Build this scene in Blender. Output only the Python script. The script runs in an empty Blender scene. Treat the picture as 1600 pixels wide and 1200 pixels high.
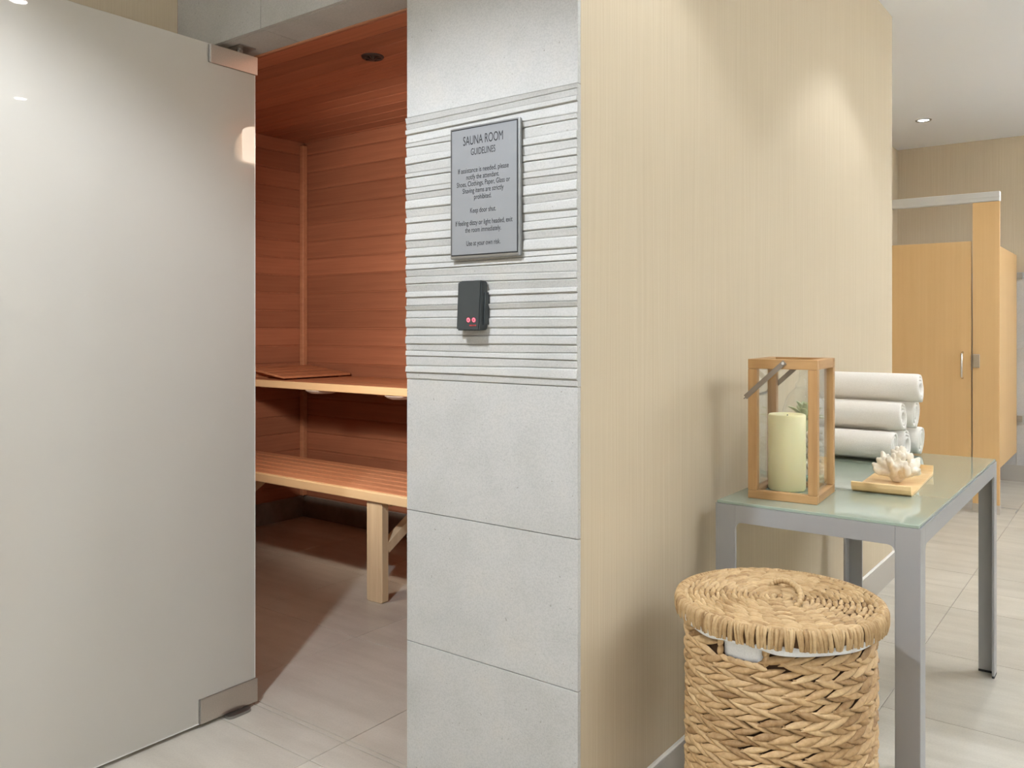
import bpy, bmesh, math, random
from mathutils import Vector, Matrix
PI = math.pi
S = bpy.context.scene
COL = S.collection
random.seed(7)

# ------------------------------------------------------------------ camera, world, exposure, lights
cam = bpy.data.objects.new('camera', bpy.data.cameras.new('camera'))
COL.objects.link(cam)
cam.location = (0, 0, 1.22)
cam.rotation_euler = (PI/2, 0, math.atan2(990, 1316))
cam.data.sensor_width = 36
cam.data.lens = 36*1316/1600
cam.data.shift_y = -88/1600
cam.data.clip_start = .02
S.camera = cam
w = bpy.data.worlds.new('world'); S.world = w; w.use_nodes = True
w.node_tree.nodes['Background'].inputs[0].default_value = (1, .97, .94, 1)
w.node_tree.nodes['Background'].inputs[1].default_value = .3
S.view_settings.view_transform = 'Standard'
S.view_settings.look = 'None'
S.view_settings.gamma = 1
S.view_settings.use_curve_mapping = False
S.view_settings.exposure = 0.55
S.cycles.max_bounces = 14
S.cycles.diffuse_bounces = 8
S.cycles.transparent_max_bounces = 16
LIGHT_WHITE = (.87, .95, 1.07)
CEIL = 2.74
SAUNA_W = 11
RXW = 2.0
# corridor downlights: (x, y, power, cone degrees)
DOWNLIGHTS = [
    (-1.37, .26, 126, 127), (-.42, 1.75, 17, 104), (-.42, 3.45, 17, 104), (-.25, 5.15, 10, 125),
    (-1.30, 6.74, 8, 125), (.55, 6.6, 10, 125),
    (1.35, .9, 12, 135), (1.35, 2.5, 12, 135), (1.35, 4.4, 11, 135),
    (-.3, -.6, 6, 135), (-1.9, -1.2, 5, 135), (1.2, -1.3, 6, 135),
]
for i, (x, y, p, cone) in enumerate(DOWNLIGHTS):
    L = bpy.data.lights.new('downlight_lamp', 'SPOT')
    L.energy = p; L.color = LIGHT_WHITE
    L.spot_size = math.radians(cone); L.spot_blend = .35
    L.shadow_soft_size = .045
    o = bpy.data.objects.new('downlight_lamp', L); COL.objects.link(o)
    o.location = (x, y, CEIL-.03)

# added fill lamps in unseen wall troughs, brightening the ceiling: (x, y, z, turn about z, power)
FILL_UPLIGHTS = [(RXW-.09, -.7, 2.2, PI/2, 18), (RXW-.09, 1.25, 2.2, PI/2, 30), (RXW-.09, 5.6, 2.2, PI/2, 110), (-.3, -2.51, 2.2, 0, 14)]
for x, y, z, rz, p in FILL_UPLIGHTS:
    L = bpy.data.lights.new('fill_uplight_lamp', 'AREA'); L.shape = 'RECTANGLE'; L.size = .9; L.size_y = .10
    L.energy = p; L.color = LIGHT_WHITE
    o = bpy.data.objects.new('fill_uplight_lamp', L); COL.objects.link(o)
    o.rotation_euler = (PI, 0, rz); o.location = (x, y, z+.061)
# ------------------------------------------------------------------ materials
def new_mat(name):
    m = bpy.data.materials.new(name); m.use_nodes = True
    nt = m.node_tree; b = nt.nodes['Principled BSDF']
    return m, nt, b
def srgb(r, g, b):
    f = lambda c: (c/255/12.92) if c/255 <= .04045 else ((c/255+.055)/1.055)**2.4
    return (f(r), f(g), f(b), 1)
def mapping(nt, scale, coord='Object'):
    tc = nt.nodes.new('ShaderNodeTexCoord'); mp = nt.nodes.new('ShaderNodeMapping')
    mp.inputs['Scale'].default_value = scale
    nt.links.new(tc.outputs[coord], mp.inputs[0]); return mp.outputs[0]
def noise(nt, vec, scale, detail=3, rough=.5):
    n = nt.nodes.new('ShaderNodeTexNoise'); n.inputs['Scale'].default_value = scale
    n.inputs['Detail'].default_value = detail; n.inputs['Roughness'].default_value = rough
    nt.links.new(vec, n.inputs['Vector']); return n.outputs['Fac']
def ramp(nt, fac, stops):
    r = nt.nodes.new('ShaderNodeValToRGB'); e = r.color_ramp.elements
    while len(e) < len(stops): e.new(.5)
    for i, (p, c) in enumerate(stops): e[i].position = p; e[i].color = c
    nt.links.new(fac, r.inputs[0]); return r.outputs[0]
def bump(nt, b, h, strength, dist=.002):
    n = nt.nodes.new('ShaderNodeBump'); n.inputs['Strength'].default_value = strength
    n.inputs['Distance'].default_value = dist
    nt.links.new(h, n.inputs['Height']); nt.links.new(n.outputs[0], b.inputs['Normal'])
def mixc(nt, fac, a, b, mode='MIX'):
    m = nt.nodes.new('ShaderNodeMix'); m.data_type = 'RGBA'; m.blend_type = mode
    for s, v in ((0, fac), (6, a), (7, b)):
        if hasattr(v, 'default_value') or isinstance(v, bpy.types.NodeSocket): nt.links.new(v, m.inputs[s])
        else: m.inputs[s].default_value = v
    return m.outputs[2]
def randval(nt, lo, hi, src='Object'):
    """brightness factor that differs from piece to piece"""
    oi = nt.nodes.new('ShaderNodeObjectInfo'); mr = nt.nodes.new('ShaderNodeMapRange')
    mr.inputs[3].default_value = lo; mr.inputs[4].default_value = hi
    nt.links.new(oi.outputs['Random'], mr.inputs[0]); return mr.outputs[0]
def brightness(nt, col, val):
    h = nt.nodes.new('ShaderNodeHueSaturation')
    nt.links.new(col, h.inputs['Color']); nt.links.new(val, h.inputs['Value']); return h.outputs[0]
def plain(name, col, rough=.5, metal=0, **kw):
    m, nt, b = new_mat(name)
    b.inputs['Base Color'].default_value = col; b.inputs['Roughness'].default_value = rough
    b.inputs['Metallic'].default_value = metal
    for k, v in kw.items(): b.inputs[k].default_value = v
    return m

def mat_wallpaper():
    m, nt, b = new_mat('woven_wallpaper')
    threads = noise(nt, mapping(nt, (260, 260, 2.2)), 1, 2, .6)
    fine = noise(nt, mapping(nt, (420, 420, 160)), 1, 2)
    c = ramp(nt, threads, [(.2, srgb(183, 167, 141)), (.8, srgb(195, 180, 154))])
    nt.links.new(c, b.inputs['Base Color']); b.inputs['Roughness'].default_value = .8
    b.inputs['Specular IOR Level'].default_value = .2
    bump(nt, b, mixc(nt, .35, threads, fine), .3, .001)
    return m
def mat_limestone():
    m, nt, b = new_mat('limestone_tile')
    a = noise(nt, mapping(nt, (1, 1, 1)), 7, 4)
    f = noise(nt, mapping(nt, (1, 1, 1)), 260, 2, .6)
    pit = noise(nt, mapping(nt, (1, 1, 1)), 120, 1)
    c = ramp(nt, a, [(.3, srgb(180, 178, 172)), (.55, srgb(187, 185, 180)), (.75, srgb(190, 186, 178))])
    c = mixc(nt, .22, c, ramp(nt, f, [(.35, (.35, .34, .32, 1)), (.6, (.85, .84, .82, 1))]), 'MULTIPLY')
    c = mixc(nt, ramp(nt, pit, [(.2, (.7, .7, .7, 1)), (.25, (0, 0, 0, 1))]), c, srgb(140, 135, 126))
    nt.links.new(c, b.inputs['Base Color']); b.inputs['Roughness'].default_value = .7
    b.inputs['Specular IOR Level'].default_value = .25
    bump(nt, b, f, .25, .001)
    return m
def mat_floor():
    m, nt, b = new_mat('floor_tile')
    v = mapping(nt, (1, 1, 1))
    a = noise(nt, v, 2.2, 6, .6)
    g = noise(nt, mapping(nt, (1.5, 9, 1)), 1.4, 4, .6)
    f = noise(nt, v, 180, 2)
    c = ramp(nt, a, [(.3, srgb(186, 179, 164)), (.5, srgb(195, 188, 173)), (.7, srgb(204, 197, 182))])
    c = mixc(nt, .5, c, ramp(nt, g, [(.35, (.78, .76, .73, 1)), (.6, (1, 1, 1, 1))]), 'MULTIPLY')
    c = mixc(nt, .12, c, ramp(nt, f, [(.3, (.4, .4, .4, 1)), (.6, (1, 1, 1, 1))]), 'MULTIPLY')
    c = brightness(nt, c, randval(nt, .95, 1.05))
    nt.links.new(c, b.inputs['Base Color']); b.inputs['Roughness'].default_value = .42
    bump(nt, b, a, .08, .002)
    return m
def mat_wood(name, dark, mid, light, rough=.5, var=(.9, 1.1), grain=(1.2, 38, 38), bumpv=.12, spec=.3):
    m, nt, b = new_mat(name)
    g = noise(nt, mapping(nt, grain), 1, 4, .65)
    big = noise(nt, mapping(nt, (grain[0]*1.2, grain[1]*.12, grain[2]*.12)), 1.2, 2)
    c = ramp(nt, g, [(.28, dark), (.5, mid), (.74, light)])
    c = mixc(nt, .35, c, ramp(nt, big, [(.3, dark), (.7, light)]))
    c = brightness(nt, c, randval(nt, *var))
    nt.links.new(c, b.inputs['Base Color']); b.inputs['Roughness'].default_value = rough
    b.inputs['Specular IOR Level'].default_value = spec
    bump(nt, b, g, bumpv, .001)
    return m
def mat_frosted():
    m, nt, b = new_mat('frosted_glass')
    b.inputs['Base Color'].default_value = srgb(200, 194, 182)
    b.inputs['Roughness'].default_value = .015
    b.inputs['Specular IOR Level'].default_value = .5
    tr = nt.nodes.new('ShaderNodeBsdfTranslucent'); tr.inputs[0].default_value = srgb(205, 203, 192)
    mx = nt.nodes.new('ShaderNodeMixShader'); mx.inputs[0].default_value = .22
    nt.links.new(b.outputs[0], mx.inputs[1]); nt.links.new(tr.outputs[0], mx.inputs[2])
    nt.links.new(mx.outputs[0], nt.nodes['Material Output'].inputs[0])
    return m
def mat_clear(name, tint=(1, 1, 1, 1), rough=0):
    """thin clear glass: mostly straight-through, mirror gloss by angle"""
    m, nt, b = new_mat(name); nt.nodes.remove(b)
    t = nt.nodes.new('ShaderNodeBsdfTransparent'); t.inputs[0].default_value = tint
    g = nt.nodes.new('ShaderNodeBsdfGlossy'); g.inputs['Roughness'].default_value = rough
    f = nt.nodes.new('ShaderNodeFresnel'); f.inputs[0].default_value = 1.45
    ge = nt.nodes.new('ShaderNodeNewGeometry'); mr = nt.nodes.new('ShaderNodeMapRange')
    mr.inputs[3].default_value = 1.45; mr.inputs[4].default_value = 1/1.45   # same gloss seen from either side of the sheet
    nt.links.new(ge.outputs['Backfacing'], mr.inputs[0]); nt.links.new(mr.outputs[0], f.inputs[0])
    x = nt.nodes.new('ShaderNodeMixShader')
    nt.links.new(f.outputs[0], x.inputs[0]); nt.links.new(t.outputs[0], x.inputs[1]); nt.links.new(g.outputs[0], x.inputs[2])
    nt.links.new(x.outputs[0], nt.nodes['Material Output'].inputs[0])
    return m
def mat_wicker(name, d, a, l):
    m, nt, b = new_mat(name)
    at = nt.nodes.new('ShaderNodeAttribute'); at.attribute_name = 'tone'
    n = noise(nt, mapping(nt, (1, 1, 1)), 90, 3, .6)
    c = ramp(nt, at.outputs['Fac'], [(.0, d), (.4, a), (1, l)])
    c = mixc(nt, .35, c, ramp(nt, n, [(.3, d), (.7, l)]))
    nt.links.new(c, b.inputs['Base Color']); b.inputs['Roughness'].default_value = .6
    b.inputs['Specular IOR Level'].default_value = .3
    bump(nt, b, n, .3, .001)
    return m
def mat_fabric(name, c1, c2, scale=260, strength=.5):
    m, nt, b = new_mat(name)
    n = noise(nt, mapping(nt, (1, 1, 1)), scale, 3, .7)
    nt.links.new(ramp(nt, n, [(.25, c1), (.7, c2)]), b.inputs['Base Color'])
    b.inputs['Roughness'].default_value = .95; b.inputs['Specular IOR Level'].default_value = .1
    b.inputs['Sheen Weight'].default_value = .2
    bump(nt, b, n, strength, .003)
    return m
def mat_brushed(name, col, rough=.32, scale=(4, 300, 300)):
    m, nt, b = new_mat(name)
    n = noise(nt, mapping(nt, scale), 1, 2)
    nt.links.new(ramp(nt, n, [(.3, tuple(x*.9 for x in col[:3])+(1,)), (.7, col)]), b.inputs['Base Color'])
    b.inputs['Metallic'].default_value = 1; b.inputs['Roughness'].default_value = rough
    return m
def mat_glow(name, col, strength):
    m, nt, b = new_mat(name)
    b.inputs['Base Color'].default_value = col
    b.inputs['Emission Color'].default_value = col; b.inputs['Emission Strength'].default_value = strength
    return m

WALLPAPER = mat_wallpaper()
LIMESTONE = mat_limestone()
FLOORTILE = mat_floor()
GROUT = plain('grout', srgb(150, 142, 130), .9)
WALLGROUT = plain('wall_grout', srgb(168, 164, 155), .9)
OFFWHITE = plain('pale_wall_paint', srgb(228, 225, 219), .9)
PAINT = plain('ceiling_paint', srgb(238, 240, 243), .9)
CEDAR = mat_wood('cedar_plank', srgb(150, 98, 74), srgb(170, 113, 86), srgb(184, 126, 96), .45, (.84, 1.1))
CEDARPALE = mat_wood('cedar_trim', srgb(176, 122, 92), srgb(192, 138, 104), srgb(204, 150, 114), .5)
BENCHTOP = mat_wood('bench_slat_wood', srgb(178, 120, 88), srgb(196, 138, 102), srgb(208, 150, 112), .4, (.94, 1.06))
BENCHFRONT = mat_wood('bench_front_wood', srgb(232, 198, 150), srgb(240, 208, 160), srgb(244, 216, 172), .45, (.97, 1.03))
PINE = mat_wood('pale_pine', srgb(206, 178, 138), srgb(222, 196, 156), srgb(230, 206, 168), .6, (.97, 1.03), (38, 38, 2.5))
FROSTED = mat_frosted()
STEEL = mat_brushed('satin_steel', (.62, .58, .53, 1), .28)
STEELEDGE = mat_brushed('satin_steel_edge', (.40, .39, .37, 1), .35)
CHROME = plain('chrome', (.8, .79, .77, 1), .15, 1)
ALU = plain('anodised_aluminium', srgb(214, 212, 207), .4, .3)
SILVERPAINT = plain('silver_paint', srgb(161, 161, 160), .38, .35)
TABLEGLASS = plain('green_glass', srgb(147, 160, 144), .04, 0, **{'Coat Weight': .4, 'Coat Roughness': .02})
GLASSGLINT = plain('glass_edge_highlight', srgb(226, 226, 218), .15)
GLASSEDGE = plain('glass_edge', srgb(150, 185, 165), .1)
OAK = mat_wood('oak_frame', srgb(150, 112, 70), srgb(170, 130, 84), srgb(186, 148, 100), .5, (.97, 1.03), (40, 40, 3))
OAKRAIL = mat_wood('oak_rail', srgb(150, 112, 70), srgb(170, 130, 84), srgb(186, 148, 100), .5, (.97, 1.03), (3, 40, 40))
PANE = mat_clear('clear_pane', (.985, .99, .985, 1))
JAR = mat_clear('clear_jar', (.98, .985, .98, 1))
WAX = plain('candle_wax', srgb(238, 230, 182), .45, 0, **{'Subsurface Weight': .25, 'Subsurface Radius': (.02, .015, .006)})
STRAP = plain('grey_strap', srgb(140, 128, 114), .45, .6)
LEAF = mat_fabric('succulent_green', srgb(158, 166, 122), srgb(198, 204, 164), 60, .1)
PEBBLE = mat_fabric('shell_stone', srgb(176, 158, 128), srgb(236, 230, 218), 40, .3)
TOWEL = mat_fabric('terry_cotton', srgb(234, 227, 216), srgb(248, 243, 234), 420, .6)
CORAL = mat_fabric('white_coral', srgb(226, 214, 192), srgb(242, 233, 216), 90, .25)
BAMBOO = mat_wood('bamboo', srgb(204, 164, 106), srgb(222, 186, 132), srgb(232, 200, 150), .45, (1, 1), (2, 60, 60))
WICKER = mat_wicker('water_hyacinth', srgb(132, 98, 60), srgb(178, 144, 100), srgb(204, 174, 130))
WICKERTOP = mat_wicker('water_hyacinth_lid', srgb(134, 101, 62), srgb(168, 137, 94), srgb(192, 164, 121))
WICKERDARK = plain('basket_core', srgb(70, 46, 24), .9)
LIDCORE = plain('lid_core', srgb(104, 74, 44), .9)
LINER = mat_fabric('liner_cotton', srgb(228, 228, 226), srgb(242, 242, 240), 300, .2)
MAPLE = mat_wood('maple_laminate', srgb(206, 168, 116), srgb(210, 173, 121), srgb(214, 178, 126), .45, (.99, 1.01), (26, 26, 1.2), .02)
PLAQUE = plain('plaque_silver', srgb(140, 141, 142), .45, .25)
PLAQUEEDGE = plain('plaque_edge', srgb(150, 150, 148), .35, .8)
BLACK = plain('black_ink', srgb(28, 28, 30), .6)
CHARCOAL = plain('charcoal_plastic', srgb(52, 56, 56), .42)
REDLED = mat_glow('red_led', (1, .10, .14, 1), 1.2)
REDINK = plain('red_ink', srgb(170, 60, 60), .6)
SKIRT = plain('grey_skirting', srgb(170, 163, 151), .5)
SKIRTLIT = plain('lit_skirting_edge', srgb(232, 228, 220), .5)
DARKTILE = mat_fabric('sauna_base_tile', srgb(120, 112, 104), srgb(140, 132, 122), 12, .05)
RUBBER = plain('black_rubber', srgb(30, 30, 30), .7)
SHADE = mat_glow('lit_shade', (1, .80, .62, 1), 14)
GLOW = mat_glow('downlight_glow', (1, .97, .93, 1), 50)
VENT = plain('dark_vent', srgb(70, 62, 60), .5, .4)
OPAL = plain('opal_plastic', srgb(206, 196, 186), .4)

# ------------------------------------------------------------------ mesh helpers
def mesh_from_bm(name, bm, mat, smooth=False):
    me = bpy.data.meshes.new(name); bm.to_mesh(me); bm.free()
    for m in (mat if isinstance(mat, (list, tuple)) else [mat]): me.materials.append(m)
    if smooth: me.polygons.foreach_set('use_smooth', [True]*len(me.polygons))
    return me
def link(name, me, parent=None, loc=(0, 0, 0), rot=(0, 0, 0)):
    o = bpy.data.objects.new(name, me); COL.objects.link(o)
    o.location = loc; o.rotation_euler = rot
    if parent: o.parent = parent
    return o
def obj(name, bm, mat, parent=None, loc=(0, 0, 0), rot=(0, 0, 0), smooth=False):
    return link(name, mesh_from_bm(name, bm, mat, smooth), parent, loc, rot)
def empty(name, loc=(0, 0, 0), rz=0):
    o = bpy.data.objects.new(name, None); COL.objects.link(o)
    o.location = loc; o.rotation_euler = (0, 0, rz); o.empty_display_size = .1
    return o
def tag(o, label, cat, group=None, kind=None):
    o['label'] = label; o['category'] = cat
    if group: o['group'] = group
    if kind: o['kind'] = kind
    return o
def structure(o, label, cat):
    return tag(o, label, cat, None, 'structure')
def add_box(bm, x0, x1, y0, y1, z0, z1, bev=0, seg=1):
    vs = [bm.verts.new((x, y, z)) for z in (z0, z1) for x, y in ((x0, y0), (x1, y0), (x1, y1), (x0, y1))]
    fs = [bm.faces.new([vs[i] for i in f]) for f in
          ((3, 2, 1, 0), (4, 5, 6, 7), (0, 1, 5, 4), (1, 2, 6, 5), (2, 3, 7, 6), (3, 0, 4, 7))]
    if bev:
        es = list({e for f in fs for e in f.edges})
        bmesh.ops.bevel(bm, geom=es, offset=bev, segments=seg, profile=.5, affect='EDGES')
def box(name, x0, x1, y0, y1, z0, z1, mat, parent=None, bev=0, seg=1, loc=(0, 0, 0), rot=(0, 0, 0)):
    bm = bmesh.new(); add_box(bm, x0, x1, y0, y1, z0, z1, bev, seg)
    return obj(name, bm, mat, parent, loc, rot)
def bar(name, p, q, wx, wy, mat, parent, bev=.001, up=Vector((0, 0, 1))):
    """rectangular bar from p to q"""
    p, q = Vector(p), Vector(q); d = (q-p); L = d.length; d.normalize()
    s = d.cross(up)
    if s.length < 1e-4: s = Vector((1, 0, 0))
    s.normalize(); u = s.cross(d)
    bm = bmesh.new(); add_box(bm, -wx/2, wx/2, -wy/2, wy/2, 0, L, bev)
    M = Matrix((s, u, d)).transposed().to_4x4(); M.translation = p
    bm.transform(M)
    return obj(name, bm, mat, parent)
def lathe(bm, prof, n=32, cx=0, cy=0, close_top=False, close_bot=False):
    rings = []
    for r, z in prof:
        rings.append([bm.verts.new((cx+r*math.cos(2*PI*k/n), cy+r*math.sin(2*PI*k/n), z)) for k in range(n)])
    for a, b in zip(rings, rings[1:]):
        for k in range(n): bm.faces.new((a[k], a[(k+1) % n], b[(k+1) % n], b[k]))
    if close_bot: bm.faces.new(rings[0][::-1])
    if close_top: bm.faces.new(rings[-1])
def tube(bm, pts, rad, n=8, cap=True):
    pts = [Vector(p) for p in pts]
    if not isinstance(rad, (list, tuple)): rad = [rad]*len(pts)
    rings = []; prev = None
    for i, p in enumerate(pts):
        d = (pts[min(i+1, len(pts)-1)]-pts[max(i-1, 0)]).normalized()
        if prev is None:
            s = d.orthogonal().normalized()
        else:
            s = (prev-d*prev.dot(d)).normalized()
        prev = s; t = d.cross(s)
        rings.append([bm.verts.new(p+(s*math.cos(2*PI*k/n)+t*math.sin(2*PI*k/n))*rad[i]) for k in range(n)])
    for a, b in zip(rings, rings[1:]):
        for k in range(n): bm.faces.new((a[k], a[(k+1) % n], b[(k+1) % n], b[k]))
    if cap: bm.faces.new(rings[0][::-1]); bm.faces.new(rings[-1])
def prism(bm, poly, axis, a, b):
    """extrude a 2D polygon; axis 'x': poly is (y,z), 'y': (x,z), 'z': (x,y)"""
    def P(u, v, t): return {'x': (t, u, v), 'y': (u, t, v), 'z': (u, v, t)}[axis]
    A = [bm.verts.new(P(u, v, a)) for u, v in poly]; B = [bm.verts.new(P(u, v, b)) for u, v in poly]
    n = len(poly)
    bm.faces.new(A); bm.faces.new(B[::-1])
    for i in range(n): bm.faces.new((A[i], B[i], B[(i+1) % n], A[(i+1) % n]))
    bmesh.ops.recalc_face_normals(bm, faces=bm.faces[:])

# ------------------------------------------------------------------ room shell
WX = -.99        # wallpaper wall
TY = 1.555       # tiled wall
BACKY = 3.553    # sauna back wall
SLX = -4.361     # sauna left wall
SRX = -1.10      # sauna right wall
SFY = 1.70       # inside face of the tiled wall
FARY = 7.757
LEFTX = -2.55
RX = 2.0
REARY = -2.6
OP0, OP1 = -2.37, -1.505   # doorway
SOFFIT = 2.11
T = .6025        # floor tile pitch

fl = structure(box('floor', SLX-.15, RX+.1, REARY-.1, FARY+.1, -.08, -.003, GROUT), 'pale stone tiled floor running through the corridor and into the sauna', 'floor')
def tiles_in(x0, x1, y0, y1):
    i = math.floor((x0+.68)/T)
    while -.68+i*T < x1-1e-6:
        a, b = max(x0, -.68+i*T), min(x1, -.68+(i+1)*T)
        j = math.floor((y0-1.68)/T)
        while 1.68+j*T < y1-1e-6:
            c, d = max(y0, 1.68+j*T), min(y1, 1.68+(j+1)*T)
            if b-a > .02 and d-c > .02:
                box('tile', a+.0013, b-.0013, c+.0013, d-.0013, -.008, random.uniform(-.0003, .0003), FLOORTILE, fl, .0008)
            j += 1
        i += 1
tiles_in(LEFTX, RX, REARY, TY)
tiles_in(WX, RX, TY, 4.407)
tiles_in(-1.70, RX, 4.407, FARY)
tiles_in(SLX, SRX, SFY, BACKY)
tiles_in(OP0, OP1, TY, SFY)

structure(box('ceiling', LEFTX-.1, RX+.1, REARY-.1, FARY+.1, CEIL, CEIL+.1, PAINT), 'flat white painted corridor ceiling', 'ceiling')

# wallpapered wall on the right of the tiled column, with a core
structure(box('wall_right', SRX+.02, WX, TY+.012, 4.407, 0, CEIL, WALLPAPER, bev=.001), 'cream vertically threaded wallpaper wall behind the glass table', 'wall')
structure(box('wall_sauna_back', SLX-.1, SRX+.02, BACKY+.02, 4.407, 0, CEIL, WALLPAPER), 'wallpapered block behind the sauna', 'wall')
structure(box('wall_far_left', -1.80, -1.70, 4.407, FARY, 0, CEIL, WALLPAPER), 'tan wallpaper wall at the hidden side of the toilet cubicle', 'wall')
structure(box('wall_left', LEFTX-.1, LEFTX, REARY, TY, 0, CEIL, WALLPAPER), 'wallpapered corridor wall behind the open frosted glass door', 'wall')
structure(box('wall_outer_right', RX, RX+.1, REARY, FARY, 0, CEIL, OFFWHITE), 'pale painted corridor wall opposite the glass table', 'wall')
structure(box('wall_rear', LEFTX-.1, RX+.1, REARY-.1, REARY, 0, CEIL, OFFWHITE), 'pale painted corridor end wall facing the sauna', 'wall')
wf = structure(box('wall_far', -1.80, RX, FARY, FARY+.1, 0, CEIL, WALLPAPER), 'tan wallpaper wall beyond the toilet cubicle with pale tiles below', 'wall')
i = 0
for x0 in (-1.70, -.82, .06, .94):
    for z0, z1 in ((.13, .45), (.452, 1.052), (1.054, 1.66)):
        box('tile', x0+.0015, min(x0+.88, RX)-.0015, FARY-.012, FARY, z0, z1-.001, LIMESTONE, wf, .001)

# tiled wall with the doorway
tw = structure(box('wall_front', OP1+.012, SRX+.03, TY+.012, SFY, 0, CEIL, WALLGROUT), 'grey limestone tiled column between the sauna doorway and wallpaper', 'wall')
rows = [0, .0905, .424, .757, 1.09, 1.422, 1.754, 2.087, 2.42, CEIL]
for a, b in zip(rows, rows[1:]):
    if 1.08 < a < 1.5: continue
    box('tile', OP1, WX, TY, TY+.012, a+.0009, b-.0009, LIMESTONE, tw, .0007)
    box('tile', OP1, OP1+.012, TY+.0125, SFY, a+.0009, b-.0009, LIMESTONE, tw, .0007)
box('tile', OP1, OP1+.012, TY+.0125, SFY, 1.09, 1.754, LIMESTONE, tw, .0007)
# the two carved ridge tiles
rr = random.Random(3)
edges = [1.0905]
while edges[-1] < 1.7535:
    edges.append(edges[-1]+rr.choice((.012, .015, .017, .019, .021, .024)))
edges[-1] = 1.7535
ph = [(rr.uniform(0, 6.3), rr.uniform(.0006, .0022), rr.uniform(4, 9), rr.uniform(-.004, .004)) for _ in edges]
hts = [(.0034, .0060)[k % 2]+rr.uniform(-.0010, .0010) for k in range(len(edges))]; tilt = [rr.uniform(-.0010, .0022) for _ in edges]
def edge_z(k, x):
    if k <= 0 or k >= len(edges)-1: return edges[k]
    p, a, f, s = ph[k]
    return edges[k]+a*math.sin(p+f*x)+s*(x+1.25)*2
def ridge_tile(k0, k1):
    bm = bmesh.new(); NX = 40; cols = []
    for ix in range(NX+1):
        x = OP1+(WX-OP1)*ix/NX; col = []
        for k in range(k0, k1):
            z0, z1 = edge_z(k, x), edge_z(k+1, x); h = hts[k]; t = tilt[k]; d = (z1-z0)
            for f, yy in ((.0, .0004), (.07, h*.75-t), (.16, h-t), (.55, h), (.88, h+t), (.95, (h+t)*.7)):
                col.append(bm.verts.new((x, TY-yy+.001, z0+f*d)))
        col.append(bm.verts.new((x, TY+.0006, edge_z(k1, x))))
        cols.append(col)
    for a, b in zip(cols, cols[1:]):
        for i in range(len(a)-1): bm.faces.new((a[i], b[i], b[i+1], a[i+1]))
    # closed sides so the carved edge reads in profile
    for c, x in ((cols[0], OP1), (cols[-1], WX)):
        back = [bm.verts.new((x, TY+.012, v.co.z)) for v in c]
        for i in range(len(c)-1):
            bm.faces.new((c[i], c[i+1], back[i+1], back[i]) if x == OP1 else (c[i+1], c[i], back[i], back[i+1]))
    return obj('ridged_tile', bm, LIMESTONE, tw)
mid = min(range(len(edges)), key=lambda k: abs(edges[k]-1.422))
for q in (0, mid): ph[q] = (0, 0, 1, 0)
ridge_tile(0, mid); ridge_tile(mid, len(edges)-1)

# wall above the doorway and to its left
lt = structure(box('wall_above_door', LEFTX, OP1+.012, TY+.012, SFY-.0, SOFFIT+.012, CEIL, WALLGROUT), 'limestone tiled lintel above the sauna doorway', 'wall')
for a, b in ((SOFFIT, 2.42), (2.42, CEIL)):
    for x0, x1 in ((LEFTX, -2.107), (-2.107, OP1)):
        box('tile', x0+.0008, x1-.0008, TY, TY+.012, a+.0008, b-.0008, LIMESTONE, lt, .0007)
for x0, x1 in ((LEFTX, -2.107), (-2.107, OP1)):
    box('tile', x0+.0012, x1-.0012, TY+.0125, SFY-.002, SOFFIT, SOFFIT+.012, LIMESTONE, lt, .0007)
lj = structure(box('wall_door_side', LEFTX, OP0-.012, TY+.012, SFY, 0, SOFFIT+.012, WALLGROUT), 'narrow limestone tiled strip behind the frosted glass door', 'wall')
for a, b in zip(rows[:8], rows[1:8]):
    box('tile', LEFTX, OP0, TY, TY+.012, a+.0009, b-.0009, LIMESTONE, lj, .0007)
    box('tile', OP0-.012, OP0, TY+.0125, SFY, a+.0009, b-.0009, LIMESTONE, lj, .0007)
structure(box('trim_door_head', OP0, OP1, SFY-.001, SFY+.010, SOFFIT-.0015, SOFFIT+.03, CEDARPALE, bev=.002), 'thin cedar trim along the sauna side of the lintel', 'trim')

# skirting along the wallpaper wall
def skirting(name, x0, x1, y0, y1, label, top=True):
    s = structure(box(name, x0, x1, y0, y1, 0, .122, SKIRT, bev=.001), label, 'baseboard')
    box('lit_edge', x0, x1, y0, y1, .122, .129, SKIRTLIT, s, .002)  # light on the skirting's top edge, painted as a paler strip
    return s
skirting('baseboard_right', WX, WX+.011, TY+.013, 4.418, 'grey skirting with a lit top edge painted pale under the cream wallpaper')
skirting('baseboard_right_end', -1.69, WX, 4.407, 4.418, 'grey skirting round the far end of the wallpaper wall')
skirting('baseboard_left', LEFTX, LEFTX+.011, REARY, TY, 'grey skirting behind the open frosted glass door')
skirting('baseboard_outer_right', RX-.011, RX, REARY, FARY, 'grey skirting along the opposite corridor wall')
structure(box('baseboard_far', -1.70, RX-.011, FARY-.014, FARY, 0, .129, SKIRT, bev=.001), 'grey base tile course at the foot of the far wall', 'baseboard')

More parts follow.
